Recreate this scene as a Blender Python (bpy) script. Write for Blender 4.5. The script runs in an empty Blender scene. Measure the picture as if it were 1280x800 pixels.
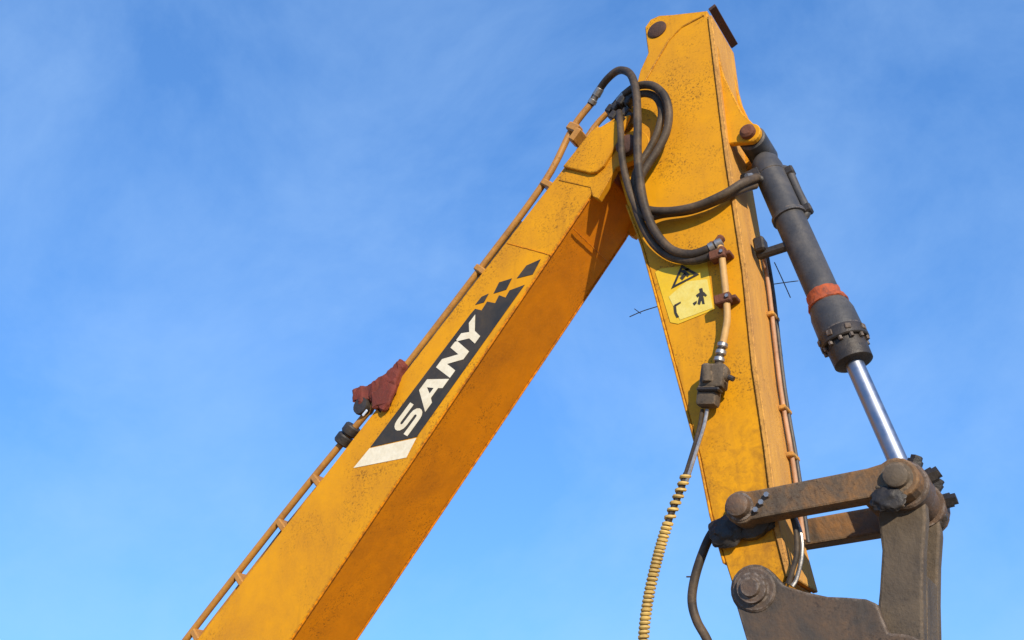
import bpy, bmesh, math, random
from mathutils import Vector, Matrix, geometry, noise
random.seed(7)
S = bpy.context.scene
COL = S.collection

# ------------------------------------------------------------------ camera
F_PX, CAM = 1100.0, Vector((0.0, -4.2, 1.6))
PITCH, YAW = math.radians(29.958), math.radians(33.614)
FW = Vector((-math.sin(YAW) * math.cos(PITCH), math.cos(YAW) * math.cos(PITCH), math.sin(PITCH)))
RT = Vector((math.cos(YAW), math.sin(YAW), 0.0))
UP = RT.cross(FW)
cam = bpy.data.cameras.new('camera')
cam.sensor_width = 36.0
cam.lens = 36.0 * F_PX / 1280.0
cam.clip_start, cam.clip_end = 0.05, 20000.0
co = bpy.data.objects.new('camera', cam)
COL.objects.link(co)
co.matrix_world = Matrix.Translation(CAM) @ Matrix((RT, UP, -FW)).transposed().to_4x4()
S.camera = co

# ------------------------------------------------------------------ sky, sun, exposure
SUN = Vector((0.69, -0.63, 0.335)).normalized()          # towards the sun
w = bpy.data.worlds.new('World'); S.world = w; w.use_nodes = True
nt = w.node_tree; nt.nodes.clear()
N = nt.nodes.new
out = N('ShaderNodeOutputWorld'); bg = N('ShaderNodeBackground'); sky = N('ShaderNodeTexSky')
sky.sky_type = 'NISHITA'; sky.sun_disc = False
sky.sun_elevation = math.asin(SUN.z)
sky.sun_rotation = math.atan2(SUN.x, SUN.y)
sky.altitude = 100; sky.air_density = 1.3; sky.dust_density = 0.0; sky.ozone_density = 6.0
bg.inputs['Strength'].default_value = 0.13
tc = N('ShaderNodeTexCoord'); mp = N('ShaderNodeMapping')
mp.inputs['Scale'].default_value = (1.0, 1.3, 1.3); mp.inputs['Rotation'].default_value = (0.3, 0.5, 0.4); mp.inputs['Location'].default_value = (5.5, 1.1, 2.3)
n1 = N('ShaderNodeTexNoise'); n1.inputs['Scale'].default_value = 2.6; n1.inputs['Detail'].default_value = 7
n1.inputs['Roughness'].default_value = 0.62; n1.inputs['Distortion'].default_value = 0.25
cr = N('ShaderNodeMapRange'); cr.inputs['From Min'].default_value = 0.40; cr.inputs['From Max'].default_value = 0.78
cr.inputs['To Max'].default_value = 0.36
mx = N('ShaderNodeMix'); mx.data_type = 'RGBA'
mx.inputs['B'].default_value = (2.3, 3.5, 5.2, 1)        # thin sunlit cirrus veil
L = nt.links.new
L(tc.outputs['Generated'], mp.inputs['Vector']); L(mp.outputs['Vector'], n1.inputs['Vector'])
L(n1.outputs['Fac'], cr.inputs['Value']); L(cr.outputs['Result'], mx.inputs['Factor'])
ga = N('ShaderNodeGamma'); ga.inputs['Gamma'].default_value = 0.52     # the camera's compressed highlights
tn = N('ShaderNodeMix'); tn.data_type = 'RGBA'; tn.blend_type = 'MULTIPLY'; tn.inputs['Factor'].default_value = 1.0
tn.inputs['B'].default_value = (0.68, 1.24, 2.08, 1)                  # and its white balance
L(sky.outputs['Color'], ga.inputs['Color']); L(ga.outputs['Color'], tn.inputs['A'])
L(tn.outputs['Result'], mx.inputs['A']); L(mx.outputs['Result'], bg.inputs['Color']); L(bg.outputs['Background'], out.inputs['Surface'])
sl = bpy.data.lights.new('sun', 'SUN'); sl.energy = 3.2; sl.angle = math.radians(0.53); sl.color = (1.0, 0.87, 0.68)
so = bpy.data.objects.new('sun', sl); COL.objects.link(so); so.location = (8, -6, 9)
so.rotation_euler = (-SUN).to_track_quat('-Z', 'Y').to_euler()
S.view_settings.view_transform = 'Standard'; S.view_settings.look = 'None'
S.view_settings.gamma = 1.0; S.view_settings.exposure = 0.75
S.view_settings.use_curve_mapping = False

# ------------------------------------------------------------------ helpers
def at(x, y, Y):
    """point of the vertical plane at lateral offset Y sighted at (x, y) of the 1280 x 800 survey photo"""
    d = FW * F_PX + RT * (x - 640) - UP * (y - 400)
    return CAM + d * ((Y - CAM.y) / d.y)
def prof(pts, Y):
    return [(p.x, p.z) for p in (at(x, y, Y) for x, y in pts)]
def link(name, me, mat, parent=None, smooth=False):
    o = bpy.data.objects.new(name, me); COL.objects.link(o)
    if mat: me.materials.append(mat)
    if parent: o.parent = parent
    if smooth:
        me.shade_smooth()
        me.set_sharp_from_angle(angle=math.radians(38))
    return o
class MB:
    def __init__(s): s.bm = bmesh.new()
    def prism(s, xz, y0, y1, bevel=0.0, seg=1):
        b = bmesh.new()
        a = [b.verts.new((x, y0, z)) for x, z in xz]; c = [b.verts.new((x, y1, z)) for x, z in xz]
        n = len(xz)
        fa = b.faces.new(a); fc = b.faces.new(c[::-1])
        for i in range(n): b.faces.new((a[i], a[(i + 1) % n], c[(i + 1) % n], c[i]))
        bmesh.ops.recalc_face_normals(b, faces=b.faces)
        if bevel:
            es = [e for e in b.edges if len(e.link_faces) == 2 and e.calc_face_angle(0) > 0.5]
            bmesh.ops.bevel(b, geom=es, offset=bevel, segments=seg, affect='EDGES', clamp_overlap=True, profile=0.5)
        s._merge(b); return s
    def box(s, c, size, rot=None, bevel=0.0, seg=1):
        b = bmesh.new(); bmesh.ops.create_cube(b, size=1.0)
        for v in b.verts: v.co = Vector((v.co.x * size[0], v.co.y * size[1], v.co.z * size[2]))
        if bevel: bmesh.ops.bevel(b, geom=b.edges[:], offset=bevel, segments=seg, affect='EDGES', clamp_overlap=True, profile=0.5)
        M = Matrix.Translation(c) @ (rot.to_matrix().to_4x4() if rot is not None else Matrix())
        bmesh.ops.transform(b, matrix=M, verts=b.verts); s._merge(b); return s
    def lathe(s, p0, p1, rings, n=24):
        """rings: (t along p0->p1 in metres, radius)"""
        ax = (p1 - p0).normalized(); q = ax.to_track_quat('Z', 'Y'); b = bmesh.new(); rr = []
        for t, r in rings:
            rr.append([b.verts.new(p0 + ax * t + q @ Vector((r * math.cos(2 * math.pi * i / n), r * math.sin(2 * math.pi * i / n), 0))) for i in range(n)])
        for A, B in zip(rr, rr[1:]):
            for i in range(n): b.faces.new((A[i], A[(i + 1) % n], B[(i + 1) % n], B[i]))
        b.faces.new(rr[0][::-1]); b.faces.new(rr[-1])
        bmesh.ops.recalc_face_normals(b, faces=b.faces); s._merge(b); return s
    def cyl(s, p0, p1, r, n=20, ch=0.0):
        h = (p1 - p0).length
        R = [(0, r - ch), (ch, r), (h - ch, r), (h, r - ch)] if ch else [(0, r), (h, r)]
        return s.lathe(p0, p1, R, n)
    def tube(s, pts, r, n=10, sub=6, rfun=None):
        P = smooth_path(pts, sub) if sub > 1 else [Vector(p) for p in pts]
        b = bmesh.new(); rings = []; up = Vector((0.31, 0.8, 0.5)); nrm = None; run = 0.0
        for i, p in enumerate(P):
            t = (P[min(i + 1, len(P) - 1)] - P[max(i - 1, 0)]).normalized()
            if i: run += (p - P[i - 1]).length
            if nrm is None: nrm = (up - t * up.dot(t)).normalized()
            else: nrm = (nrm - t * nrm.dot(t)).normalized()
            bi = t.cross(nrm); R = rfun(run, i) if rfun else r
            rings.append([b.verts.new(p + (nrm * math.cos(2 * math.pi * k / n) + bi * math.sin(2 * math.pi * k / n)) * R) for k in range(n)])
        for A, B in zip(rings, rings[1:]):
            for k in range(n): b.faces.new((A[k], A[(k + 1) % n], B[(k + 1) % n], B[k]))
        b.faces.new(rings[0][::-1]); b.faces.new(rings[-1])
        bmesh.ops.recalc_face_normals(b, faces=b.faces); s._merge(b); return s
    def crumple(s, cuts, amp, scale):
        bmesh.ops.subdivide_edges(s.bm, edges=s.bm.edges[:], cuts=cuts, use_grid_fill=True)
        bmesh.ops.triangulate(s.bm, faces=[f for f in s.bm.faces if len(f.verts) > 4])
        for v in s.bm.verts: v.co += noise.noise_vector(v.co * scale) * amp
        return s
    def _merge(s, b):
        me = bpy.data.meshes.new('tmp'); b.to_mesh(me); b.free(); s.bm.from_mesh(me); bpy.data.meshes.remove(me)
    def build(s, name, mat, parent=None, smooth=True):
        me = bpy.data.meshes.new(name); s.bm.to_mesh(me); s.bm.free()
        return link(name, me, mat, parent, smooth)
def smooth_path(pts, sub):
    P = [Vector(p) for p in pts]; out = []
    for i in range(len(P) - 1):
        p0, p1, p2, p3 = P[max(i - 1, 0)], P[i], P[i + 1], P[min(i + 2, len(P) - 1)]
        for k in range(sub):
            t = k / sub
            out.append(0.5 * ((2 * p1) + (p2 - p0) * t + (2 * p0 - 5 * p1 + 4 * p2 - p3) * t * t + (3 * p1 - p0 - 3 * p2 + p3) * t ** 3))
    out.append(P[-1]); return out
def arc(cx, cz, r, a0, a1, n):
    return [(cx + r * math.cos(math.radians(a0 + (a1 - a0) * i / n)), cz + r * math.sin(math.radians(a0 + (a1 - a0) * i / n))) for i in range(n + 1)]
def flat(name, loops, mat, parent, thick=0.0015):
    """thin sheet (decal) from 3-D loops in a plane Y = const; later loops are holes; front faces -Y"""
    vs = [Vector(v) for lp in loops for v in lp]
    tris = geometry.tessellate_polygon([[Vector(v) for v in lp] for lp in loops])
    b = bmesh.new(); bv = [b.verts.new(v) for v in vs]
    for t in tris:
        try: b.faces.new([bv[i] for i in t])
        except ValueError: pass
    bmesh.ops.recalc_face_normals(b, faces=b.faces)
    for f in b.faces: f.normal_update()
    if sum(f.normal.y for f in b.faces) > 0: bmesh.ops.reverse_faces(b, faces=b.faces)
    g = bmesh.ops.extrude_face_region(b, geom=b.faces[:])
    for e in g['geom']:
        if isinstance(e, bmesh.types.BMVert): e.co.y -= thick
    bmesh.ops.recalc_face_normals(b, faces=b.faces)
    me = bpy.data.meshes.new(name); b.to_mesh(me); b.free()
    return link(name, me, mat, parent)
def V3(xz, Y): return [Vector((x, Y, z)) for x, z in xz]

# ------------------------------------------------------------------ materials
def mat(name, base, rough=0.5, metal=0.0, dirt=(0.10, 0.06, 0.03), dirt_amt=0.3, dirt_scale=3.0, spots=0.0, spot_col=(0.05, 0.025, 0.012),
        bump=0.15, vary=0.08, stretch=(1, 1, 1), rot=(0, 0, 0), spec=0.4, fine=60.0, mud=None, edge=None, runs=None):
    m = bpy.data.materials.new(name); m.use_nodes = True
    t = m.node_tree; b = t.nodes['Principled BSDF']; n = t.nodes.new; k = t.links.new
    b.inputs['Metallic'].default_value = metal; b.inputs['Specular IOR Level'].default_value = spec
    c = n('ShaderNodeTexCoord'); mp = n('ShaderNodeMapping'); mp.inputs['Scale'].default_value = stretch; mp.inputs['Rotation'].default_value = rot
    k(c.outputs['Object'], mp.inputs['Vector'])
    def noise_tex(scale, detail=6, rough_=0.6, mapped=True, dist=0.0):
        x = n('ShaderNodeTexNoise'); x.inputs['Scale'].default_value = scale; x.inputs['Detail'].default_value = detail
        x.inputs['Roughness'].default_value = rough_; x.inputs['Distortion'].default_value = dist
        k((mp if mapped else c).outputs['Vector' if mapped else 'Object'], x.inputs['Vector']); return x
    def rng(src, a, bb, lo=0.0, hi=1.0):
        x = n('ShaderNodeMapRange'); x.inputs['From Min'].default_value = a; x.inputs['From Max'].default_value = bb
        x.inputs['To Min'].default_value = lo; x.inputs['To Max'].default_value = hi; k(src, x.inputs['Value']); return x.outputs['Result']
    def mix(fac, A, B, blend='MIX'):
        x = n('ShaderNodeMix'); x.data_type = 'RGBA'; x.blend_type = blend
        k(fac, x.inputs['Factor'])
        for s_, v in (('A', A), ('B', B)):
            if isinstance(v, tuple): x.inputs[s_].default_value = (*v, 1)
            else: k(v, x.inputs[s_])
        return x.outputs['Result']
    big = noise_tex(dirt_scale, 8, 0.65, dist=0.4); mid = noise_tex(dirt_scale * 4.3, 6, 0.7); fin = noise_tex(fine, 4, 0.6, False)
    col = mix(rng(mid.outputs['Fac'], 0.3, 0.7), tuple(x * (1 - vary) for x in base), tuple(min(1, x * (1 + vary)) for x in base))
    mul = n('ShaderNodeMath'); mul.operation = 'MULTIPLY'
    k(rng(big.outputs['Fac'], 0.40, 0.72), mul.inputs[0]); k(rng(fin.outputs['Fac'], 0.25, 0.7, 0.45, 1.0), mul.inputs[1])
    mul2 = n('ShaderNodeMath'); mul2.operation = 'MULTIPLY'; k(mul.outputs[0], mul2.inputs[0]); mul2.inputs[1].default_value = dirt_amt
    col = mix(mul2.outputs[0], col, dirt)
    if spots:
        gate = noise_tex(1.9, 5, 0.65, False)
        for sc, lo, hi, amt, gl in ((85, 0.62, 0.72, 0.8, 0.47), (23, 0.62, 0.78, 0.38, 0.52)):
            sp = noise_tex(sc, 4, 0.6, False, 0.3); m3 = n('ShaderNodeMath'); m3.operation = 'MULTIPLY'
            k(rng(sp.outputs['Fac'], lo - 0.09 * spots, hi - 0.05 * spots), m3.inputs[0]); k(rng(gate.outputs['Fac'], gl, gl + 0.16, 0.0, amt), m3.inputs[1])
            col = mix(m3.outputs[0], col, spot_col)
    if mud:                                                   # mud splashed on the part that works near the ground
        sx = n('ShaderNodeSeparateXYZ'); k(c.outputs['Object'], sx.inputs[0])
        g1 = noise_tex(16, 8, 0.75, False, 0.6); m4 = n('ShaderNodeMath'); m4.operation = 'MULTIPLY'
        hgt = n('ShaderNodeMath'); hgt.operation = 'ADD'; k(sx.outputs['Z'], hgt.inputs[0])
        k(rng(gate.outputs['Fac'], 0.2, 0.8, -0.5, 0.5), hgt.inputs[1])
        k(rng(hgt.outputs[0], mud[0], mud[1], 0.65, 0.0), m4.inputs[0]); k(rng(g1.outputs['Fac'], 0.42, 0.72), m4.inputs[1])
        col = mix(m4.outputs[0], col, (0.15, 0.06, 0.018))
    if runs:                                                  # rain and oil runs down the plate
        rm = n('ShaderNodeMapping'); rm.inputs['Scale'].default_value = (16, 16, 0.9); k(c.outputs['Object'], rm.inputs['Vector'])
        r1 = n('ShaderNodeTexNoise'); r1.inputs['Scale'].default_value = 1.0; r1.inputs['Detail'].default_value = 5; k(rm.outputs['Vector'], r1.inputs['Vector'])
        r2 = noise_tex(1.3, 3, 0.5, False); m5 = n('ShaderNodeMath'); m5.operation = 'MULTIPLY'
        k(rng(r1.outputs['Fac'], 0.53, 0.72), m5.inputs[0]); k(rng(r2.outputs['Fac'], 0.45, 0.65, 0.0, 0.6), m5.inputs[1])
        col = mix(m5.outputs[0], col, runs)
    if edge:                                                  # chipped edges
        bv = n('ShaderNodeBevel'); bv.samples = 5; bv.inputs['Radius'].default_value = 0.022
        ge = n('ShaderNodeNewGeometry'); dt = n('ShaderNodeVectorMath'); dt.operation = 'DOT_PRODUCT'
        k(bv.outputs['Normal'], dt.inputs[0]); k(ge.outputs['Normal'], dt.inputs[1])
        en = noise_tex(34, 6, 0.7, False); m6 = n('ShaderNodeMath'); m6.operation = 'MULTIPLY'
        k(rng(dt.outputs['Value'], 0.99, 0.86), m6.inputs[0]); k(rng(en.outputs['Fac'], 0.46, 0.56, 0.0, 0.9), m6.inputs[1])
        col = mix(m6.outputs[0], col, edge)
    k(col, b.inputs['Base Color'])
    k(rng(mid.outputs['Fac'], 0.25, 0.75, max(0.05, rough - 0.1), min(1, rough + 0.14)), b.inputs['Roughness'])
    bp = n('ShaderNodeBump'); bp.inputs['Strength'].default_value = bump; bp.inputs['Distance'].default_value = 0.01
    ad = n('ShaderNodeMath'); ad.operation = 'ADD'; k(mid.outputs['Fac'], ad.inputs[0]); k(fin.outputs['Fac'], ad.inputs[1])
    k(ad.outputs[0], bp.inputs['Height']); k(bp.outputs['Normal'], b.inputs['Normal'])
    return m
YEL = (0.69, 0.312, 0.007)
M = {}
M['boom'] = mat('boom_paint', (0.68, 0.305, 0.006), 0.5, spec=0.16, edge=(0.13, 0.05, 0.02), runs=(0.30, 0.12, 0.015), dirt=(0.36, 0.145, 0.02), dirt_amt=0.75, dirt_scale=1.6, spots=1.0, bump=0.06, stretch=(1, 1, 1), vary=0.05)
M['under'] = mat('redder_boom_paint', (0.75, 0.245, 0.004), 0.55, spec=0.12, edge=(0.13, 0.05, 0.02), dirt=(0.30, 0.10, 0.014), dirt_amt=0.6, dirt_scale=2.4, spots=0.9, bump=0.1)  # redder base than the boom webs, with random blotches and spots
M['stick'] = mat('stick_paint', YEL, 0.5, spec=0.16, edge=(0.13, 0.05, 0.02), runs=(0.32, 0.14, 0.02), mud=(2.9, 3.9), dirt=(0.34, 0.15, 0.03), dirt_amt=0.55, dirt_scale=1.8, spots=1.0, bump=0.06, vary=0.05)
M['dusty_pipe'] = mat('dusty_pink_pipe', (0.50, 0.29, 0.17), 0.6, dirt=(0.22, 0.10, 0.045), dirt_amt=0.8, dirt_scale=8, bump=0.15)
M['muddy'] = mat('muddy_paint', (0.62, 0.315, 0.065), 0.75, spec=0.15, edge=(0.10, 0.05, 0.03), dirt=(0.34, 0.17, 0.07), dirt_amt=0.9, dirt_scale=3.5, spots=0.7, bump=0.3, stretch=(2, 2, 0.5))
M['grime'] = mat('grimy_steel', (0.075, 0.058, 0.046), 0.6, edge=(0.26, 0.22, 0.19), dirt=(0.20, 0.10, 0.045), dirt_amt=0.8, dirt_scale=6, spots=0.8, bump=0.4)
M['link'] = mat('dusty_grey_paint', (0.11, 0.083, 0.056), 0.75, edge=(0.24, 0.17, 0.11), runs=(0.03, 0.024, 0.02), dirt=(0.04, 0.032, 0.026), dirt_amt=0.95, dirt_scale=5, spots=1.0, spot_col=(0.03, 0.024, 0.02), bump=0.35)
M['rusty_link'] = mat('worn_link_paint', (0.10, 0.072, 0.048), 0.75, edge=(0.26, 0.18, 0.11), runs=(0.025, 0.02, 0.017), dirt=(0.33, 0.145, 0.03), dirt_amt=0.95, dirt_scale=7, spots=0.8, bump=0.4)
M['ear'] = mat('worn_bucket_steel', (0.065, 0.052, 0.041), 0.6, edge=(0.28, 0.23, 0.19), runs=(0.02, 0.017, 0.015), dirt=(0.17, 0.095, 0.045), dirt_amt=0.8, dirt_scale=6, spots=1.0, spot_col=(0.02, 0.016, 0.014), bump=0.25)
M['barrel'] = mat('dark_grey_cylinder_paint', (0.042, 0.043, 0.048), 0.5, edge=(0.18, 0.14, 0.11), runs=(0.10, 0.08, 0.065), dirt=(0.13, 0.115, 0.10), dirt_amt=0.9, dirt_scale=5, spots=0.9, spot_col=(0.015, 0.013, 0.012), bump=0.12)
M['black'] = mat('oily_black_steel', (0.022, 0.02, 0.02), 0.5, dirt=(0.10, 0.075, 0.055), dirt_amt=0.6, dirt_scale=9, bump=0.3)
M['rubber'] = mat('hose_rubber', (0.04, 0.032, 0.026), 0.55, dirt=(0.17, 0.115, 0.068), dirt_amt=0.95, dirt_scale=6, bump=0.2, spec=0.25)
M['chrome'] = mat('rod_chrome', (0.26, 0.30, 0.38), 0.45, 1.0, dirt=(0.35, 0.33, 0.32), dirt_amt=0.3, dirt_scale=4, bump=0.01)
M['rust'] = mat('rust', (0.17, 0.06, 0.03), 0.85, dirt=(0.06, 0.03, 0.02), dirt_amt=0.9, dirt_scale=9, bump=0.5)
M['dark_rust'] = mat('dark_rust', (0.06, 0.032, 0.024), 0.8, dirt=(0.13, 0.05, 0.025), dirt_amt=0.8, dirt_scale=9, bump=0.5)
M['red'] = mat('faded_red_cover', (0.17, 0.032, 0.02), 0.8, dirt=(0.09, 0.03, 0.02), dirt_amt=0.9, dirt_scale=12, bump=0.4)
M['orange'] = mat('orange_band_paint', (0.44, 0.085, 0.022), 0.75, spots=1.0, spot_col=(0.12, 0.03, 0.02), dirt=(0.05, 0.042, 0.04), dirt_amt=1.0, dirt_scale=17, stretch=(1.6, 1.6, 1), bump=0.2)
M['pipe'] = mat('pipe_paint', (0.46, 0.215, 0.04), 0.5, dirt=(0.16, 0.08, 0.04), dirt_amt=0.8, dirt_scale=7, spots=0.6, bump=0.15)
M['pale_pipe'] = mat('dusty_pipe_paint', (0.56, 0.33, 0.11), 0.55, dirt=(0.25, 0.14, 0.06), dirt_amt=0.5, dirt_scale=9, bump=0.15)
M['decal_black'] = mat('black_decal', (0.028, 0.026, 0.022), 0.5, dirt=(0.16, 0.10, 0.04), dirt_amt=0.35, dirt_scale=5, bump=0.02)
M['decal_white'] = mat('cream_decal', (0.76, 0.70, 0.54), 0.5, dirt=(0.48, 0.36, 0.16), dirt_amt=0.5, dirt_scale=9, bump=0.02)
M['sticker'] = mat('yellow_sticker', (0.72, 0.46, 0.012), 0.45, dirt=(0.62, 0.40, 0.05), dirt_amt=0.6, dirt_scale=8, bump=0.02)
M['sticker_pale'] = mat('bleached_sticker', (0.72, 0.60, 0.16), 0.5, dirt=(0.66, 0.46, 0.03), dirt_amt=0.9, dirt_scale=16, bump=0.02)
M['spring'] = mat('spiral_guard', (0.60, 0.40, 0.11), 0.55, dirt=(0.10, 0.065, 0.03), dirt_amt=0.9, dirt_scale=5, bump=0.1)
M['steel'] = mat('bare_steel', (0.42, 0.40, 0.38), 0.4, 0.8, dirt=(0.12, 0.09, 0.07), dirt_amt=0.6, dirt_scale=14, bump=0.1)
M['lens'] = mat('lamp_lens', (0.75, 0.78, 0.80), 0.12, 0.4, dirt_amt=0.1, bump=0.01)
M['glass'] = mat('cab_glass', (0.02, 0.025, 0.03), 0.05, 0.0, dirt_amt=0.1, bump=0.0, spec=0.7)
M['ground'] = mat('dry_earth', (0.36, 0.255, 0.155), 0.9, dirt=(0.19, 0.13, 0.08), dirt_amt=0.8, dirt_scale=0.35, bump=0.6, fine=14)

# ------------------------------------------------------------------ ground
gm = bpy.data.meshes.new('ground')
g = 6000.0
gm.from_pydata([(-g, -g, 0), (g, -g, 0), (g, g, 0), (-g, g, 0)], [], [(0, 1, 2, 3)])
go = link('ground', gm, M['ground']); go['kind'] = 'structure'

# ------------------------------------------------------------------ the excavator
EX = bpy.data.objects.new('excavator', None); COL.objects.link(EX); EX.location = (-8.2, 0, 0)
EX['label'] = 'yellow crawler excavator with raised boom, hanging stick and dark bucket cylinder'
EX['category'] = 'excavator'
ROOT_INV = Matrix.Translation((8.2, 0, 0))
def part(mb, name, m, smooth=True):
    o = mb.build(name, m, None, smooth); o.parent = EX; o.matrix_parent_inverse = ROOT_INV; return o

# ---- boom
BW = 0.265
bt0, bt1 = at(246, 800, -BW), at(709, 204, -BW)
bb0, bb1 = at(362, 800, -BW), at(735, 248, -BW)
ut = (bt1 - bt0).normalized(); ub = (bb1 - bb0).normalized()
AX = (ut + ub).normalized(); NR = Vector((-AX.z, 0, AX.x))          # boom axis, boom-top normal
PIV = at(787, 186, -BW); PIV = Vector((PIV.x, 0, PIV.z))
def xz(v): return (v.x, v.z)
bend_t, bend_b = bt0 - ut * 0.35, bb0 - ub * 0.30
top_end = bt1 + ut * 0.32
bot_end = bb1 + ub * 0.20
boom_poly = [xz(top_end), xz(bt1), xz(bt0), xz(bend_t), (-6.25, 2.32), (-6.75, 2.02), (-6.85, 1.80), (-6.70, 1.62), (-6.3, 1.60), xz(bend_b), xz(bb0), xz(bb1), xz(bot_end)]
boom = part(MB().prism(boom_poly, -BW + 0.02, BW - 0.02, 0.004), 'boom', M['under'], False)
# web plates (near and far) carry the yellower paint; the box between them has a redder base colour
for sgn in (-1, 1):
    MB().prism(boom_poly, sgn * BW, sgn * (BW - 0.019), 0.004).build('side_plate', M['boom'], boom, False)
bp_poly = [xz(bend_b), xz(bb0), xz(bb1), xz(bot_end)]
# fork flanges at the tip
px, pz = PIV.x, PIV.z
a_ax = math.degrees(math.atan2(AX.z, AX.x))
for sgn in (-1, 1):
    fl = [xz(at(698, 226, -BW)), xz(at(746, 162, -BW)), xz(at(772, 146, -BW))] + arc(px, pz, 0.135, a_ax + 85, a_ax - 95, 12) + \
         [xz(at(770, 210, -BW)), xz(at(757, 234, -BW)), xz(at(748, 249, -BW)), xz(at(741, 246, -BW)), xz(at(738, 235, -BW))]
    MB().prism(fl, sgn * (BW + 0.005), sgn * (BW - 0.045), 0.004, 1).build('fork_plate', M['boom'], boom, False)
    pad = [xz(at(706, 211, -BW)), xz(at(742, 166, -BW)), xz(at(790, 146, -BW)), xz(at(775, 180, -BW)), xz(at(757, 210, -BW)), xz(at(748, 218, -BW)), xz(at(740, 219, -BW))]
    MB().prism(pad, sgn * (BW + 0.03), sgn * (BW + 0.003), 0.008, 2).build('reinforcing_pad', M['boom'], boom, False)
pp = MB()
for sgn in (-1, 1):
    pp.lathe(Vector((px, sgn * (BW + 0.02), pz)), Vector((px, sgn * (BW + 0.09), pz)), [(0, 0.07), (0.035, 0.07), (0.045, 0.06), (0.05, 0.03)], 24)
pp.cyl(Vector((px, -BW, pz)), Vector((px, BW, pz)), 0.06)
pp.build('pivot_pin', M['dark_rust'], boom)
# weld seams
def seam(p, q, r=0.004, m='boom', name='weld_seam', par=None):
    n = max(4, int((q - p).length / 0.03)); pts = [p.lerp(q, i / n) + Vector((random.uniform(-1, 1), 0, random.uniform(-1, 1))) * 0.0015 for i in range(n + 1)]
    return MB().tube(pts, r, 6, 1).build(name, M[m], par or boom)
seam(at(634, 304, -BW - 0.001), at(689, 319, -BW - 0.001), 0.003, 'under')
s0 = at(714, 283, -BW)
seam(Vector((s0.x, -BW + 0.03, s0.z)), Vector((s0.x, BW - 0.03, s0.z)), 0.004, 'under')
for Y_ in (-BW + 0.012, BW - 0.012):
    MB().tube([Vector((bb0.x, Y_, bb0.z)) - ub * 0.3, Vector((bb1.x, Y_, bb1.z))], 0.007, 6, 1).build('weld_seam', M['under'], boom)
# logo panel
DY = -BW - 0.0015
def dec(pts, name, m, parent, Y=DY): return flat(name, [V3(prof(pts, Y), Y)], M[m], parent)
dec([(463, 559), (521, 546), (656, 356), (637, 363), (632, 372), (624, 369), (619, 379), (609, 377), (602, 388), (594, 386), (588, 393)], 'logo_panel', 'decal_black', boom)
dec([(462, 560.5), (520.5, 547.5), (508, 572), (442, 585)], 'logo_stripe', 'decal_white', boom)
for q in ([(594, 381), (602, 371), (611, 367), (605, 378)], [(617, 367), (624, 353), (640, 348), (633, 362)], [(646, 348), (658, 332), (676, 324), (666, 343)]):
    dec(q, 'logo_square', 'decal_black', boom)
TL, TR, BR, BL = [at(x, y, DY - 0.0025) for x, y in ((489, 535), (592, 396), (607, 411), (509, 546))]
def bil(u, v): return BL.lerp(BR, u).lerp(TL.lerp(TR, u), v)
def ribbon(path, h):
    Lf, Rt = [], []
    for i, p in enumerate(path):
        a, b = Vector(path[max(i - 1, 0)]), Vector(path[min(i + 1, len(path) - 1)])
        t = (b - a).normalized(); nn = Vector((-t.y, t.x))
        Lf.append(Vector(p) + nn * h[i]); Rt.append(Vector(p) - nn * h[i])
    return [(v.x, v.y) for v in Lf + Rt[::-1]]
sp = [(0.98, 0.875), (0.6, 0.875), (0.30, 0.875)] + [(0.30 + 0.17 * math.cos(math.radians(a)), 0.69 + 0.185 * math.sin(math.radians(a))) for a in (115, 140, 165, 190, 215, 245)] + \
     [(0.30, 0.505), (0.70, 0.495)] + [(0.70 + 0.17 * math.cos(math.radians(a)), 0.31 + 0.185 * math.sin(math.radians(a))) for a in (65, 35, 10, -15, -40, -65)] + [(0.70, 0.125), (0.4, 0.125), (0.02, 0.125)]
glyphs = [('letter', 0.0, 0.235, [ribbon(sp, [0.115] * len(sp))]),
          ('letter', 0.23, 0.535, [[(0, 0), (0.36, 1), (0.68, 1), (1, 0), (0.72, 0), (0.66, 0.2), (0.36, 0.2), (0.28, 0)], [(0.43, 0.40), (0.60, 0.40), (0.52, 0.74)]]),
          ('letter', 0.545, 0.79, [[(0, 0), (0, 1), (0.30, 1), (0.72, 0.40), (0.72, 1), (1, 1), (1, 0), (0.70, 0), (0.28, 0.60), (0.28, 0)]]),
          ('letter', 0.775, 1.02, [[(0, 1), (0.31, 1), (0.5, 0.66), (0.69, 1), (1, 1), (0.64, 0.44), (0.64, 0), (0.36, 0), (0.36, 0.44)]])]
for nm, u0, u1, loops in glyphs:
    flat(nm, [[bil(u0 + (u1 - u0) * u, v) for u, v in lp] for lp in loops], M['decal_white'], boom)
# pipes on the boom's top plate
def ontop(x, y, Y, h=0.0):            # a point above the near top edge sighted at (x, y)
    p = at(x, y, Y); return p + NR * h
edge = lambda t: bt0.lerp(bt1, t)
def top(t, Y, h): return Vector((edge(t).x, Y, edge(t).z)) + NR * h
pipe_A = [top(t, -0.235, h) for t, h in ((-0.14, 0.10), (-0.05, 0.115), (0.0, 0.12), (0.1, 0.12), (0.3, 0.11), (0.42, 0.09), (0.52, 0.07), (0.59, 0.06), (0.77, 0.068), (0.90, 0.078), (0.98, 0.11))]
E_ = at(716, 160, -0.235); pipe_A += [E_, at(738, 131, -0.235)]
MB().tube(pipe_A, 0.024, 10, 4).build('boom_pipe', M['pipe'], boom)
pipe_B = [top(t, -0.185, h) for t, h in ((-0.14, 0.06), (0.1, 0.07), (0.3, 0.06), (0.42, 0.035), (0.6, 0.026), (0.8, 0.03), (0.92, 0.035), (1.0, 0.05))] + [at(742, 160, -0.16), at(768, 133, -0.16)]
MB().tube(pipe_B, 0.021, 10, 4).build('boom_pipe', M['pipe'], boom)
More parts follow.
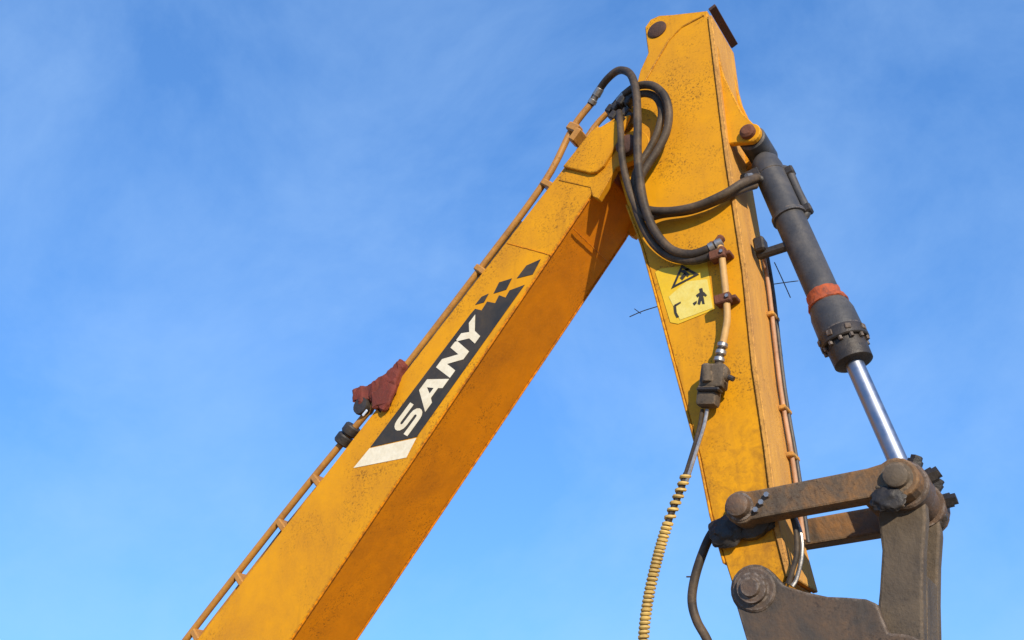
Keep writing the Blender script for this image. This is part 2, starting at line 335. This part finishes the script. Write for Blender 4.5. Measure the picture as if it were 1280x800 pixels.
MB().tube([top(t, -0.06, h) for t, h in ((-0.14, 0.05), (0.2, 0.05), (0.6, 0.05), (0.9, 0.06), (1.02, 0.06))], 0.019, 10, 4).build('boom_pipe', M['pipe'], boom)
MB().tube([top(t, -0.20, h) for t, h in ((0.16, 0.035), (0.2, 0.05), (0.25, 0.045), (0.3, 0.03), (0.335, 0.04))], 0.022, 10, 5).build('boom_hose', M['rubber'], boom)
qa = AX.to_track_quat('X', 'Z')
def clampset(t, h=0.06, w=0.03, m='pipe', nm='pipe_clamp', y=-0.16, l=0.22):
    MB().box(top(t, y, h - 0.012), (0.045, l, 0.10), Matrix((AX, Vector((0, 1, 0)).cross(AX) * 0 + Vector((0, 1, 0)), NR)).transposed().to_quaternion(), 0.008).build(nm, M[m], boom, False)
for t in (0.0, 0.12, 0.235, 0.33, 0.775, 0.955): clampset(t)
MB().tube([top(t, -0.225, h) for t, h in ((0.52, 0.025), (0.6, 0.022), (0.7, 0.024), (0.8, 0.022), (0.88, 0.024))], 0.02, 10, 4).build('boom_hose', M['rubber'], boom)
for t in (0.41, 0.43):                                       # dark rubber-lined pipe clamps
    MB().lathe(top(t, -0.235, 0.1) - AX * 0.035, top(t, -0.235, 0.1) + AX * 0.035, [(0, 0.05), (0.01, 0.058), (0.06, 0.058), (0.07, 0.05)], 16).build('hose_coupling', M['black'], boom)
MB().box(at(722, 172, -0.26), (0.10, 0.10, 0.05), Matrix.Rotation(-math.radians(a_ax), 3, 'Y').to_quaternion(), 0.01).build('pipe_clamp', M['pipe'], boom, False)
MB().box(at(718, 161, -0.245), (0.06, 0.07, 0.10), Matrix.Rotation(-math.radians(a_ax), 3, 'Y').to_quaternion(), 0.01).build('pipe_clamp', M['pipe'], boom, False)

# ---- work light with its faded red cover on the boom
LQ = -BW + 0.0
wl_poly = prof([(443, 489), (450, 484), (462, 482), (470, 478), (479, 473), (490, 462), (503, 449), (507, 456), (499, 478), (492, 495), (481, 506), (472, 499), (462, 501), (452, 507), (443, 503)], -0.27)
wl = part(MB().prism(wl_poly, -0.30, -0.14, 0.018, 2).crumple(3, 0.02, 22).crumple(1, 0.006, 60), 'work_light', M['red'])
c0 = at(456, 510, -0.25)
MB().lathe(c0 + Vector((0, -0.05, 0)), c0 + Vector((0, 0.06, 0)), [(0, 0.058), (0.015, 0.062), (0.08, 0.05), (0.11, 0.03)], 20).build('lamp_housing', M['black'], wl)
lc = at(456, 516, -0.305)
MB().box(lc, (0.05, 0.008, 0.022), Matrix.Rotation(-math.radians(40), 3, 'Y').to_quaternion(), 0.004).build('lens', M['lens'], wl, False)
fl_poly = prof([(466, 494), (482, 484), (499, 472), (497, 486), (491, 502), (482, 517), (474, 510), (468, 515)], -0.28)
MB().prism(fl_poly, -0.312, -0.275, 0.01, 1).crumple(3, 0.014, 26).build('cover_flap', M['red'], wl)
MB().box(at(478, 512, -0.24), (0.06, 0.05, 0.08), qa, 0.01).build('bracket', M['rust'], wl, False)

# ---- stick
SW = 0.185
front_px = [(885, 22), (906, 195), (928, 340), (940, 460), (955, 560), (967, 659), (983, 722)]
rear_px = [(907, 704), (890, 644), (875, 570), (858, 507), (848, 470), (838, 433), (819, 362), (803, 305), (784, 255), (772, 215), (773, 172), (787, 130), (805, 103), (836, 50), (852, 34), (880, 19)]
ST_PIN = at(943, 737, -0.25); rp_x, rp_z = ST_PIN.x, ST_PIN.z
sp_front = prof(front_px, -SW); sp_rear = prof(rear_px, -SW)
boss = [(rp_x + 0.115, rp_z + 0.03), (rp_x + 0.10, rp_z - 0.06), (rp_x + 0.03, rp_z - 0.115), (rp_x - 0.05, rp_z - 0.105), (rp_x - 0.105, rp_z - 0.04)]
stick = part(MB().prism(sp_front + boss + sp_rear, -SW, SW, 0.006), 'stick', M['stick'], False)
def along(poly, off0, off1, y0, y1, name, m, parent, side=1, bev=0.004):
    """strip plate that follows a profile polyline, from off0 to off1 outside it"""
    P = [Vector((x, z)) for x, z in poly]; A, B = [], []
    for i, p in enumerate(P):
        t = (P[min(i + 1, len(P) - 1)] - P[max(i - 1, 0)]).normalized(); nn = Vector((t.y, -t.x)) * side
        A.append(p + nn * off0); B.append(p + nn * off1)
    pts = [(v.x, v.y) for v in A + B[::-1]]
    return MB().prism(pts, y0, y1, bev).build(name, m, parent, False)
along(sp_front, 0.001, 0.028, -SW - 0.012, SW + 0.012, 'front_plate', M['muddy'], stick, -1)
along(sp_rear[:9], 0.001, 0.014, -SW - 0.004, SW + 0.004, 'rear_plate', M['stick'], stick, -1)
# stick-cylinder lugs on the tail
tb = at(822, 33, -0.12)
for sgn in (-1, 1):
    lug = prof([(806, 110), (796, 104), (800, 88), (810, 66), (808, 52), (806, 34), (813, 24), (824, 19), (840, 18), (884, 13), (884, 40), (850, 80)], -0.15)
    MB().prism(lug, sgn * 0.150, sgn * 0.09, 0.006).build('tail_lug', M['stick'], stick, False)
tc_ = at(820, 35, -0.17)
MB().lathe(Vector((tc_.x, -0.165, tc_.z)), Vector((tc_.x, 0.165, tc_.z)), [(0, 0.055), (0.008, 0.068), (0.06, 0.068), (0.061, 0.05), (0.27, 0.05), (0.271, 0.068), (0.322, 0.068), (0.33, 0.055)], 24).build('tail_pin', M['dark_rust'], stick)
te = at(889, 11, -SW)
MB().box(Vector((te.x + 0.01, 0, te.z)), (0.05, 2 * SW + 0.02, 0.025), Matrix.Rotation(math.radians(-20), 3, 'Y').to_quaternion(), 0.003).build('end_plate', M['dark_rust'], stick, False)
MB().tube([at(x, y, -SW - 0.001) for x, y in ((806, 102), (836, 50), (852, 34), (880, 19))], 0.007, 6, 1).build('weld_seam', M['stick'], stick)
# bucket-cylinder lugs on the front
CB = at(948, 186, 0.0); RE = at(1143, 623, 0.0)                # cylinder base pin and rod-end pin
for sgn in (-1, 1):
    l0 = at(900, 60, -SW); l1 = at(912, 235, -SW); l2 = at(904, 150, -SW)
    lug = [(l0.x - 0.05, l0.z)] + prof([(893, 42), (899, 72), (905, 95), (914, 114), (927, 140)], -0.165) + arc(CB.x, CB.z, 0.07, 60, -80, 8) + [(CB.x - 0.09, CB.z - 0.03), (l1.x + 0.03, CB.z - 0.02), (l1.x - 0.05, CB.z - 0.02)]
    MB().prism(lug, sgn * 0.165, sgn * 0.125, 0.006).build('cylinder_lug', M['stick'], stick, False)
MB().lathe(Vector((CB.x, -0.205, CB.z)), Vector((CB.x, 0.205, CB.z)), [(0, 0.03), (0.012, 0.045), (0.045, 0.045), (0.046, 0.04), (0.364, 0.04), (0.365, 0.045), (0.398, 0.045), (0.41, 0.03)], 24).build('lug_pin', M['rust'], stick)

# warning sticker
SY = -SW - 0.002
dec([(819, 340), (826, 336), (884, 328), (893, 387), (848, 405), (838, 403)], 'warning_sticker', 'sticker', stick, SY)
dec([(836, 371), (858, 352), (884, 349), (891, 385), (850, 400)], 'sticker_face', 'sticker_pale', stick, SY - 0.002)
tri = [(852, 331), (839, 361), (874, 343)]; cx_ = sum(p[0] for p in tri) / 3; cy_ = sum(p[1] for p in tri) / 3
tin = [(cx_ + (x - cx_) * 0.70, cy_ + (y - cy_) * 0.70) for x, y in tri]
Y2 = SY - 0.004
flat('warning_triangle', [V3(prof(tri, Y2), Y2), V3(prof(tin, Y2), Y2)], M['decal_black'], stick)
for q in ([(850, 339), (855, 337), (862, 343), (860, 346), (855, 342)], [(850, 347), (856, 341), (858, 344), (853, 350)], [(856, 336), (861, 335), (861, 338), (857, 339)],
          [(874, 361), (878, 360), (879, 365), (875, 366)], [(870, 369), (874, 366), (880, 365), (884, 369), (882, 371), (879, 369), (881, 380), (878, 380), (877, 375), (875, 381), (872, 380), (874, 370), (872, 372)],
          [(866, 379), (871, 376), (871, 379), (868, 382)], [(842, 382), (845, 381), (846, 391), (849, 396), (846, 397), (843, 391)], [(843, 381), (851, 377), (851, 379), (845, 383)]):
    dec(q, 'pictogram', 'decal_black', stick, Y2)

# pipe on the stick's side, clamps, hose end, coupler
def sp_at(x, y, off): return at(x, y, -SW - off)
MB().tube([sp_at(x, y, 0.06) for x, y in ((899, 304), (902, 318), (905, 345), (908, 375), (909, 398), (906, 418), (903, 432))], 0.019, 12, 4).build('stick_pipe', M['pale_pipe'], stick)
for (x, y) in ((903, 326), (910, 381)):
    c = sp_at(x, y, 0.0)
    mbx = MB().box(c + Vector((0.01, -0.035, 0)), (0.12, 0.07, 0.022), None, 0.004)
    mbx.box(c + Vector((0.0, -0.07, 0)), (0.09, 0.04, 0.055), None, 0.006)
    mbx.build('pipe_clamp', M['rust'], stick, False)
    MB().cyl(c + Vector((0.03, -0.085, 0)), c + Vector((0.03, -0.10, 0)), 0.011, 6).build('bolt', M['steel'], stick, False)
fit = MB()
for i, (x, y) in enumerate(((903, 432), (901, 441), (899, 450))):
    p = sp_at(x, y, 0.062); d = (sp_at(899, 452, 0.062) - sp_at(903, 430, 0.062)).normalized()
    fit.lathe(p - d * 0.014, p + d * 0.014, [(0, 0.022), (0.004, 0.029), (0.022, 0.029), (0.028, 0.022)], 14)
fit.build('hose_ferrule', M['steel'], stick)
MB().tube([sp_at(903, 428, 0.06), sp_at(898, 458, 0.06)], 0.021, 10, 1).build('hose_end', M['rubber'], stick)
cq = Matrix.Rotation(math.radians(14), 3, 'Y').to_quaternion()
kb = MB().box(sp_at(893, 472, 0.065), (0.13, 0.09, 0.13), cq, 0.015, 2)
kb.box(sp_at(886, 495, 0.065), (0.11, 0.08, 0.12), cq, 0.02, 2); kb.box(sp_at(905, 468, 0.07), (0.05, 0.06, 0.07), cq, 0.01)
kb.cyl(sp_at(883, 456, 0.11), sp_at(884, 478, 0.11), 0.026, 12, 0.004)
coupler = kb.build('shutoff_valve', M['link'], stick)
MB().box(sp_at(887, 488, 0.095), (0.12, 0.06, 0.02), cq, 0.006).build('valve_band', M['black'], stick, False)
MB().cyl(sp_at(911, 471, 0.10), sp_at(917, 474, 0.10), 0.014, 8).build('bolt', M['black'], stick, False)

# ---- hoses
def hose(pts, r=0.026, name='hydraulic_hose', m='rubber', n=10, sub=7):
    return part(MB().tube([at(x, y, Y) for x, y, Y in pts], r, n, sub), name, M[m])
H1 = hose([(738, 131, -0.235), (748, 114, -0.26), (760, 98, -0.30), (774, 88, -0.33), (788, 93, -0.35), (795, 115, -0.36), (797, 150, -0.36), (797, 190, -0.355), (800, 225, -0.34), (806, 258, -0.32), (818, 288, -0.29), (838, 311, -0.265), (862, 318, -0.255), (884, 312, -0.25), (900, 303, -0.245)])
H2 = hose([(768, 133, -0.18), (780, 119, -0.24), (796, 108, -0.30), (815, 107, -0.32), (830, 119, -0.31), (836, 140, -0.29), (833, 165, -0.275), (822, 188, -0.27), (810, 206, -0.275), (800, 224, -0.28), (796, 245, -0.27), (806, 261, -0.27), (835, 264, -0.27), (870, 258, -0.265), (905, 243, -0.26), (928, 229, -0.22), (946, 222, -0.10)])
H3 = hose([(770, 132, -0.10), (788, 122, -0.24), (806, 117, -0.27), (820, 122, -0.27), (827, 138, -0.265), (823, 162, -0.255), (812, 186, -0.25), (800, 205, -0.26), (793, 225, -0.27), (794, 255, -0.28), (803, 282, -0.27), (817, 305, -0.25), (838, 321, -0.235), (866, 326, -0.235), (890, 319, -0.235), (903, 311, -0.235)], 0.024)
H4 = hose([(774, 140, -0.30), (776, 165, -0.335), (778, 200, -0.33), (786, 235, -0.31), (797, 262, -0.29), (808, 272, -0.27), (830, 268, -0.235), (865, 263, -0.23), (900, 250, -0.23), (925, 238, -0.20), (944, 232, -0.08)], 0.022)
for h, pts in ((H1, [(739, 130, -0.236), (751, 110, -0.268)]), (H2, [(766, 136, -0.17), (782, 117, -0.25)]), (H1, [(886, 311, -0.25), (903, 302, -0.245)])):
    p, q = at(*pts[0]), at(*pts[1]); d = (q - p).normalized(); Ln = (q - p).length
    MB().lathe(p, q, [(0, 0.022), (0.004, 0.03), (0.03, 0.03), (0.034, 0.024), (Ln * 0.5, 0.024), (Ln * 0.52, 0.03), (Ln * 0.95, 0.028), (Ln, 0.022)], 12).build('hose_fitting', M['steel'], h)
hb = MB()
for (x, y, Y) in ((771, 135, -0.24), (778, 128, -0.27), (783, 142, -0.25), (768, 146, -0.25), (776, 148, -0.27), (764, 138, -0.22), (786, 128, -0.26), (781, 154, -0.26), (788, 148, -0.24)):
    hb.box(at(x, y, Y), (0.06, 0.07, 0.05), qa, 0.008)
part(hb, 'hose_manifold', M['black'], False)
el = MB()
for dx, dy in ((-8, 2), (2, -6), (4, 8)):
    el.box(sp_at(898 + dx, 306 + dy, 0.06), (0.05, 0.05, 0.04), qa, 0.01)
part(el, 'pipe_union', M['rust'], False)

# hoses below the coupler and the spiral-guarded hose
hose([(884, 512, -0.24), (880, 532, -0.25), (872, 558, -0.26), (862, 590, -0.27), (857, 604, -0.27)], 0.010, 'thin_hose', 'steel', 8)
hose([(878, 512, -0.235), (874, 535, -0.245), (867, 560, -0.255), (857, 592, -0.265)], 0.010, 'thin_hose', 'rubber', 8)
gp = smooth_path([at(x, y, Y) for x, y, Y in ((858, 592, -0.268), (850, 615, -0.27), (840, 640, -0.275), (829, 672, -0.28), (820, 705, -0.285), (811, 745, -0.29), (805, 790, -0.295), (803, 850, -0.3), (815, 930, -0.3))], 40)
guarded = part(MB().tube(gp[::4], 0.016, 8, 1), 'guarded_hose', M['black'])
cum = [0.0]
for a_, b_ in zip(gp, gp[1:]): cum.append(cum[-1] + (b_ - a_).length)
coil = []; ph = 0.0
for i, p in enumerate(gp):
    t = (gp[min(i + 1, len(gp) - 1)] - gp[max(i - 1, 0)]).normalized(); nn = (Vector((0, 1, 0)) - t * t.y).normalized(); bb_ = t.cross(nn)
    pitch = (0.038 if cum[i] < 0.26 else 0.020) * (1 + 0.25 * noise.noise(p * 9.0))
    if i:
        stp = cum[i] - cum[i - 1]; k_ = max(1, int(stp / (pitch / 9)) + 1)
        for j in range(k_):
            ph += 2 * math.pi * stp / k_ / pitch; coil.append(gp[i - 1].lerp(p, (j + 1) / k_) + (nn * math.cos(ph) + bb_ * math.sin(ph)) * 0.019)
MB().tube(coil, 0.0092, 6, 1).build('spiral_guard', M['spring'], guarded)
hose([(930, 640, 0.10), (905, 650, 0.0), (889, 668, -0.10), (877, 695, -0.14), (868, 725, -0.15), (865, 752, -0.15), (871, 776, -0.15), (884, 800, -0.15), (900, 840, -0.15)], 0.022, 'hydraulic_hose', 'rubber')
hose([(868, 722, -0.15), (866, 721, -0.155), (858, 721, -0.16)], 0.004, 'cable_tie', 'rubber', 6)
hose([(970, 612, -0.21), (984, 630, -0.22), (994, 660, -0.22), (996, 690, -0.22), (990, 715, -0.22), (985, 730, -0.22)], 0.012, 'grease_hose', 'rubber', 8)
hose([(976, 618, -0.20), (990, 640, -0.20), (1001, 668, -0.20), (1002, 695, -0.20), (996, 722, -0.20), (990, 733, -0.21)], 0.010, 'grease_hose', 'steel', 8)

# pipes along the stick's front plate
fp = [Vector((x, 0, z)) for x, z in sp_front]
def front(i, Y, off): return Vector((fp[i].x + off, Y, fp[i].z))
for Y_, off, m_ in ((0.10, 0.05, 'dusty_pipe'), (0.155, 0.055, 'barrel')):
    MB().tube([front(1, Y_, off) - Vector((0, 0, 0.55)), front(2, Y_, off), front(3, Y_, off), front(4, Y_, off), front(5, Y_, off)], 0.012, 10, 4).build('front_pipe', M[m_], stick)
for z_i, f_ in ((2, 0.25), (3, 0.3), (3, 0.9)):
    p = front(z_i, 0.125, 0.045).lerp(front(z_i + 1, 0.125, 0.045), f_)
    MB().box(p, (0.045, 0.11, 0.025), None, 0.005).build('pipe_clamp', M['muddy'], stick, False)

# ---- bucket cylinder
ax = (RE - CB).normalized(); LEN = (RE - CB).length
def cp(x, y):                                       # distance along the axis of the point sighted at (x, y)
    return (at(x, y, 0.0) - CB).dot(ax)
t_b0, t_band, t_col, t_ring, t_end = cp(960, 212), cp(1031, 373), cp(1042, 398), cp(1050, 418), cp(1068, 455)
cylr = part(MB().lathe(CB, RE, [(t_b0 - 0.10, 0.05), (t_b0 - 0.06, 0.078), (t_b0, 0.088), (t_b0 + 0.05, 0.088), (t_b0 + 0.055, 0.084), (t_band, 0.084), (t_band + 0.05, 0.098), (t_col - 0.02, 0.112), (t_ring, 0.114)], 32), 'bucket_cylinder', M['barrel'])
MB().lathe(Vector((CB.x, -0.12, CB.z)), Vector((CB.x, 0.12, CB.z)), [(0, 0.07), (0.008, 0.08), (0.232, 0.08), (0.24, 0.07)], 28).build('base_eye', M['barrel'], cylr)
MB().lathe(CB + ax * (t_band - 0.035), RE, [(0, 0.084), (0.004, 0.0875), (0.05, 0.0905), (0.062, 0.099), (0.085, 0.106), (0.09, 0.10)], 40).crumple(2, 0.005, 40).build('orange_band', M['orange'], cylr)
MB().lathe(CB + ax * (t_ring + 0.001), RE, [(0, 0.116), (0.008, 0.122), (0.06, 0.122), (0.066, 0.116), (0.067, 0.100), (t_end - t_ring - 0.01, 0.096), (t_end - t_ring, 0.075)], 32).build('gland', M['black'], cylr)
qx = ax.to_track_quat('Z', 'Y')
for k in range(12):
    a = 2 * math.pi * k / 12; d = qx @ Vector((math.cos(a), math.sin(a), 0))
    p = CB + ax * (t_ring + 0.066) + d * 0.108
    MB().cyl(p, p + ax * 0.02, 0.011, 6).build('bolt', M['grime'], cylr, False)
for k in range(8):
    a = 2 * math.pi * (k + 0.4) / 8; d = qx @ Vector((math.cos(a), math.sin(a), 0))
    MB().box(CB + ax * (t_ring + 0.03) + d * 0.12, (0.016, 0.03, 0.03), (d).to_track_quat('X', 'Z'), 0.003).build('gland_lug', M['grime'], cylr, False)
MB().cyl(CB + ax * (t_end - 0.02), RE - ax * 0.06, 0.045, 28).build('rod', M['chrome'], cylr)
MB().lathe(Vector((RE.x, -0.10, RE.z)), Vector((RE.x, 0.10, RE.z)), [(0, 0.08), (0.008, 0.09), (0.192, 0.09), (0.2, 0.08)], 24).build('rod_eye', M['grime'], cylr)
# fittings along the barrel
side = (Vector((0, 1, 0)).cross(ax)).normalized()
if side.x < 0: side = -side
def bpt(t, s, y): return CB + ax * t + side * s + Vector((0, y, 0))
T1, T2 = cp(978, 215), cp(1000, 262)
MB().tube([bpt(T1 - 0.05, 0.07, 0.03), bpt(T1, 0.10, 0.03), bpt((T1 + T2) / 2, 0.10, 0.03), bpt(T2, 0.10, 0.03), bpt(T2 + 0.04, 0.07, 0.03)], 0.024, 10, 5).build('port_pipe', M['barrel'], cylr)
for T_ in (T1, T2):
    MB().box(bpt(T_, 0.09, 0.03), (0.06, 0.08, 0.06), qx, 0.01).build('port_block', M['black'], cylr, False)
MB().lathe(CB + ax * T2, CB + ax * (T2 + 0.03), [(0, 0.085), (0.003, 0.096), (0.027, 0.096), (0.03, 0.085)], 28).build('barrel_ring', M['barrel'], cylr)
MB().box(bpt(T1 - 0.03, -0.08, -0.04), (0.08, 0.10, 0.09), qx, 0.015).build('port_block', M['black'], cylr, False)
MB().tube([at(930, 222, -0.18), at(940, 221, -0.10), at(955, 226, -0.05)], 0.026, 10, 4).build('elbow', M['black'], cylr)
MB().cyl(at(933, 220, -0.19), at(939, 219, -0.15), 0.014, 8).build('bolt', M['steel'], cylr, False)
s1 = at(951, 308, -0.03); s2 = at(985, 318, 0.0)
MB().box(s1, (0.06, 0.09, 0.09), None, 0.01).box(s1.lerp(s2, 0.5), (0.20, 0.05, 0.05), None, 0.012).build('hose_support', M['black'], cylr, False)

# ---- linkage
RP = at(920, 630, -0.385)                              # rocker pin head at the stick
RX, RZ = RP.x, RP.z
EXx, EZz = RE.x, RE.z
def bar(p, q, h, r0, r1):
    d = Vector((q[0] - p[0], q[1] - p[1])).normalized(); nn = Vector((-d.y, d.x)); a = math.degrees(math.atan2(d.y, d.x))
    pts = arc(p[0], p[1], r0, a + 60, a + 300, 12)
    A = Vector(p) + d * r0 * 1.3; B = Vector(q) - d * r1 * 1.25
    pts += [tuple(A - nn * h / 2), tuple(B - nn * h / 2)] + arc(q[0], q[1], r1, a - 125, a + 125, 12) + [tuple(B + nn * h / 2), tuple(A + nn * h / 2)]
    return pts
rk = bar((RX, RZ), (EXx, EZz), 0.13, 0.078, 0.088)
for sgn, mm in ((-1, 'rusty_link'), (1, 'rusty_link')):
    r_ = part(MB().prism(rk, sgn * 0.225, sgn * 0.335, 0.01, 2), 'rocker_link', M[mm], False)
    mbp = MB().lathe(Vector((RX, sgn * 0.19, RZ)), Vector((RX, sgn * 0.39, RZ)), [(0, 0.066), (0.15, 0.066), (0.153, 0.056), (0.19, 0.052), (0.20, 0.036)], 24)
    mbp.build('link_pin', M['grime'], r_)
    MB().lathe(Vector((EXx, sgn * 0.315, EZz)), Vector((EXx, sgn * 0.385, EZz)), [(0, 0.066), (0.02, 0.066), (0.023, 0.052), (0.05, 0.050), (0.058, 0.038)], 24).build('link_pin', M['link'], r_)
    for k in range(3):
        p = Vector((RX + 0.075 + 0.03 * k, sgn * 0.337, RZ - 0.03 + 0.03 * k))
        MB().cyl(p, p + Vector((0, sgn * 0.018, 0)), 0.013, 6).build('bolt', M['steel'], r_, False)
    for k in range(4):
        p = Vector((EXx - 0.075 + 0.018 * (k % 2), sgn * 0.325, EZz - 0.05 - 0.027 * k))
        MB().box(p + Vector((0.03, 0, 0.015)), (0.095 - 0.012 * k, 0.03, 0.014), Matrix.Rotation(math.radians(10), 3, 'Y').to_quaternion(), 0.004).build('lock_plate', M['link'], r_, False)
rd = Vector((EXx - RX, 0, EZz - RZ)); 
for f_ in (0.78,):                                # spacer plates that tie the two rockers together
    c_ = Vector((RX, 0, RZ)) + rd * f_
    part(MB().box(c_, (0.08, 0.448, 0.06), Matrix.Rotation(-math.atan2(rd.z, rd.x), 3, 'Y').to_quaternion(), 0.012, 2), 'rocker_spacer', M['rusty_link'], False)
# greasy seal behind the near rocker pin
part(MB().lathe(Vector((RX - 0.005, -0.187, RZ - 0.012)), Vector((RX - 0.005, -0.238, RZ - 0.012)), [(0, 0.105), (0.012, 0.112), (0.04, 0.108), (0.05, 0.095)], 18), 'grease_seal', M['black'])
for (x_, y_, Y_, sc) in ((908, 664, -0.225, (0.085, 0.035, 0.075)), (1110, 624, -0.335, (0.07, 0.022, 0.055)), (1166, 642, 0.16, (0.06, 0.06, 0.08)), (948, 656, -0.205, (0.08, 0.022, 0.04))):
    b_ = bmesh.new(); bmesh.ops.create_icosphere(b_, subdivisions=4, radius=1.0)
    pc = at(x_, y_, Y_)
    for v in b_.verts: v.co = pc + Vector((v.co.x * sc[0], v.co.y * sc[1], v.co.z * sc[2])) * (1 + 0.22 * noise.fractal(v.co * 2.2 + pc * 7, 1.0, 2.0, 4))
    gmb = MB(); gmb.bm.free(); gmb.bm = b_
    part(gmb, 'grease_clump', M['black'])
# bucket link
LP = at(1146, 838, -0.02)                              # lower pin, at the bucket
HP = Vector((LP.x, 0, LP.z))
def hl(y0, y1, extra):
    return MB().prism(extra, y0, y1, 0.012, 2)
near = prof([(1100, 650), (1105, 690), (1102, 740), (1096, 800), (1100, 830), (1150, 840), (1157, 800), (1156, 740), (1157, 690), (1160, 650), (1158, 622), (1142, 606), (1118, 612), (1105, 630)], -0.15)
link_o = part(MB().prism(near, -0.19, -0.11, 0.012, 2), 'bucket_link', M['link'], False)
MB().prism(near, 0.11, 0.19, 0.012, 2).build('link_arm', M['link'], link_o, False)
low = prof([(1104, 712), (1102, 740), (1096, 800), (1100, 830), (1150, 840), (1157, 800), (1156, 740), (1156, 716)], -0.15)
MB().prism(low, -0.108, 0.108, 0.006).build('link_web', M['link'], link_o, False)
MB().lathe(Vector((EXx, -0.237, EZz)), Vector((EXx, -0.1, EZz)), [(0, 0.10), (0.01, 0.108), (0.137, 0.108)], 24).build('link_boss', M['grime'], link_o)
MB().lathe(Vector((EXx, 0.1, EZz)), Vector((EXx, 0.237, EZz)), [(0, 0.108), (0.127, 0.108), (0.137, 0.10)], 24).build('link_boss', M['grime'], link_o)
for (y_, a_) in ((-0.15, 62), (0.15, 48), (0.15, 5), (-0.15, 20)):
    d = Vector((math.cos(math.radians(a_)), 0, math.sin(math.radians(a_))))
    c = Vector((EXx, y_, EZz)) + d * 0.10
    MB().cyl(c, c + d * 0.035, 0.034, 6).cyl(c + d * 0.034, c + d * 0.055, 0.026, 6).build('lock_bolt', M['black'], link_o, False)
# ---- bucket
ear = arc(rp_x, rp_z, 0.112, 35, 215, 12) + [(rp_x - 0.05, rp_z - 0.30), (rp_x + 0.1, rp_z - 0.42), (HP.x + 0.05, rp_z - 0.45)] + arc(HP.x, HP.z, 0.11, -40, 75, 8) + prof([(1112, 792), (1098, 756), (1084, 750), (1060, 748), (1036, 747), (1008, 741), (982, 733)], -0.23)
bucket = part(MB().prism(ear, -0.205, -0.255, 0.008, 2), 'bucket', M['ear'], False)
MB().prism(ear, 0.205, 0.255, 0.008, 2).build('ear', M['ear'], bucket, False)
for sgn in (-1, 1):
    MB().lathe(Vector((rp_x, sgn * 0.19, rp_z)), Vector((rp_x, sgn * 0.315, rp_z)), [(0, 0.10), (0.07, 0.10), (0.078, 0.092), (0.079, 0.066), (0.105, 0.066), (0.108, 0.045), (0.125, 0.040)], 28).build('hinge_pin', M['grime'], bucket)
    MB().lathe(Vector((HP.x, sgn * 0.19, HP.z)), Vector((HP.x, sgn * 0.33, HP.z)), [(0, 0.08), (0.1, 0.08), (0.11, 0.07), (0.14, 0.05)], 24).build('hinge_pin', M['grime'], bucket)
sh_o = [(rp_x - 0.05, rp_z - 0.30), (rp_x + 0.15, rp_z - 0.36), (HP.x + 0.12, rp_z - 0.40), (HP.x + 0.42, rp_z - 0.62), (HP.x + 0.45, rp_z - 0.95), (HP.x + 0.2, rp_z - 1.22), (HP.x - 0.25, rp_z - 1.32), (HP.x - 0.75, rp_z - 1.25)]
def inset(P, k=0.025):
    c = Vector((HP.x - 0.2, rp_z - 0.8)); return [tuple(Vector(p) + (c - Vector(p)).normalized() * k) for p in P]
MB().prism(sh_o + inset(sh_o)[::-1], -0.5, 0.5).build('shell', M['link'], bucket, False)
for sgn in (-1, 1): MB().prism(sh_o, sgn * 0.5, sgn * 0.525, 0.004).build('side_wall', M['link'], bucket, False)
for k in range(5):
    y_ = -0.42 + 0.21 * k
    MB().prism([(HP.x - 0.72, rp_z - 1.22), (HP.x - 0.72, rp_z - 1.30), (HP.x - 1.0, rp_z - 1.24)], y_ - 0.04, y_ + 0.04).build('tooth', M['grime'], bucket, False)

# ---- loose tie wires behind the stick
hose([(787, 396, 0.25), (803, 389, 0.24), (822, 383, 0.18)], 0.0035, 'tie_wire', 'barrel', 6, 3)
hose([(793, 386, 0.25), (801, 392, 0.25)], 0.0025, 'tie_wire', 'barrel', 6, 3)
hose([(955, 357, 0.15), (975, 354, 0.18), (998, 351, 0.22)], 0.003, 'tie_wire', 'barrel', 6, 3)
hose([(968, 328, 0.20), (976, 345, 0.20), (988, 372, 0.20)], 0.003, 'tie_wire', 'barrel', 6, 3)

# ---- the rest of the machine (below and left of the picture)
for sgn in (-1, 1):
    tp = arc(-9.9, 0.45, 0.44, 90, 270, 8) + arc(-6.6, 0.45, 0.44, -90, 90, 8)
    part(MB().prism(tp, sgn * 0.9, sgn * 1.45, 0.02), 'track', M['black'], False)
part(MB().cyl(Vector((-8.2, 0, 0.4)), Vector((-8.2, 0, 1.0)), 0.7, 32), 'turntable', M['black'])
part(MB().prism([(-10.9, 1.0), (-6.5, 1.0), (-6.5, 1.45), (-7.4, 1.5), (-7.4, 2.1), (-10.8, 2.15), (-11.05, 1.6)], -1.35, -0.45, 0.04, 2), 'engine_house', M['boom'], False)
part(MB().prism([(-10.9, 1.0), (-6.5, 1.0), (-6.5, 1.4), (-7.6, 1.4), (-8.6, 2.1), (-10.8, 2.15), (-11.05, 1.6)], -0.445, 1.35, 0.04, 2), 'engine_house', M['boom'], False)
cab = part(MB().prism([(-8.4, 1.42), (-6.75, 1.42), (-6.7, 1.9), (-7.1, 2.75), (-8.4, 2.8)], 0.45, 1.33, 0.05, 2), 'cab', M['decal_black'], False)
MB().prism([(-7.0, 1.95), (-7.25, 2.6), (-8.2, 2.62), (-8.2, 1.95)], 0.44, 1.345).build('window', M['glass'], cab, False)
for sgn in (-1, 1):
    part(MB().cyl(Vector((-6.45, sgn * 0.36, 1.15)), Vector((-5.6, sgn * 0.36, 2.0)), 0.075, 20), 'boom_cylinder', M['boom'])
    part(MB().cyl(Vector((-5.6, sgn * 0.36, 2.0)), Vector((-5.15, sgn * 0.36, 2.45)), 0.045, 20), 'boom_cylinder_rod', M['chrome'])
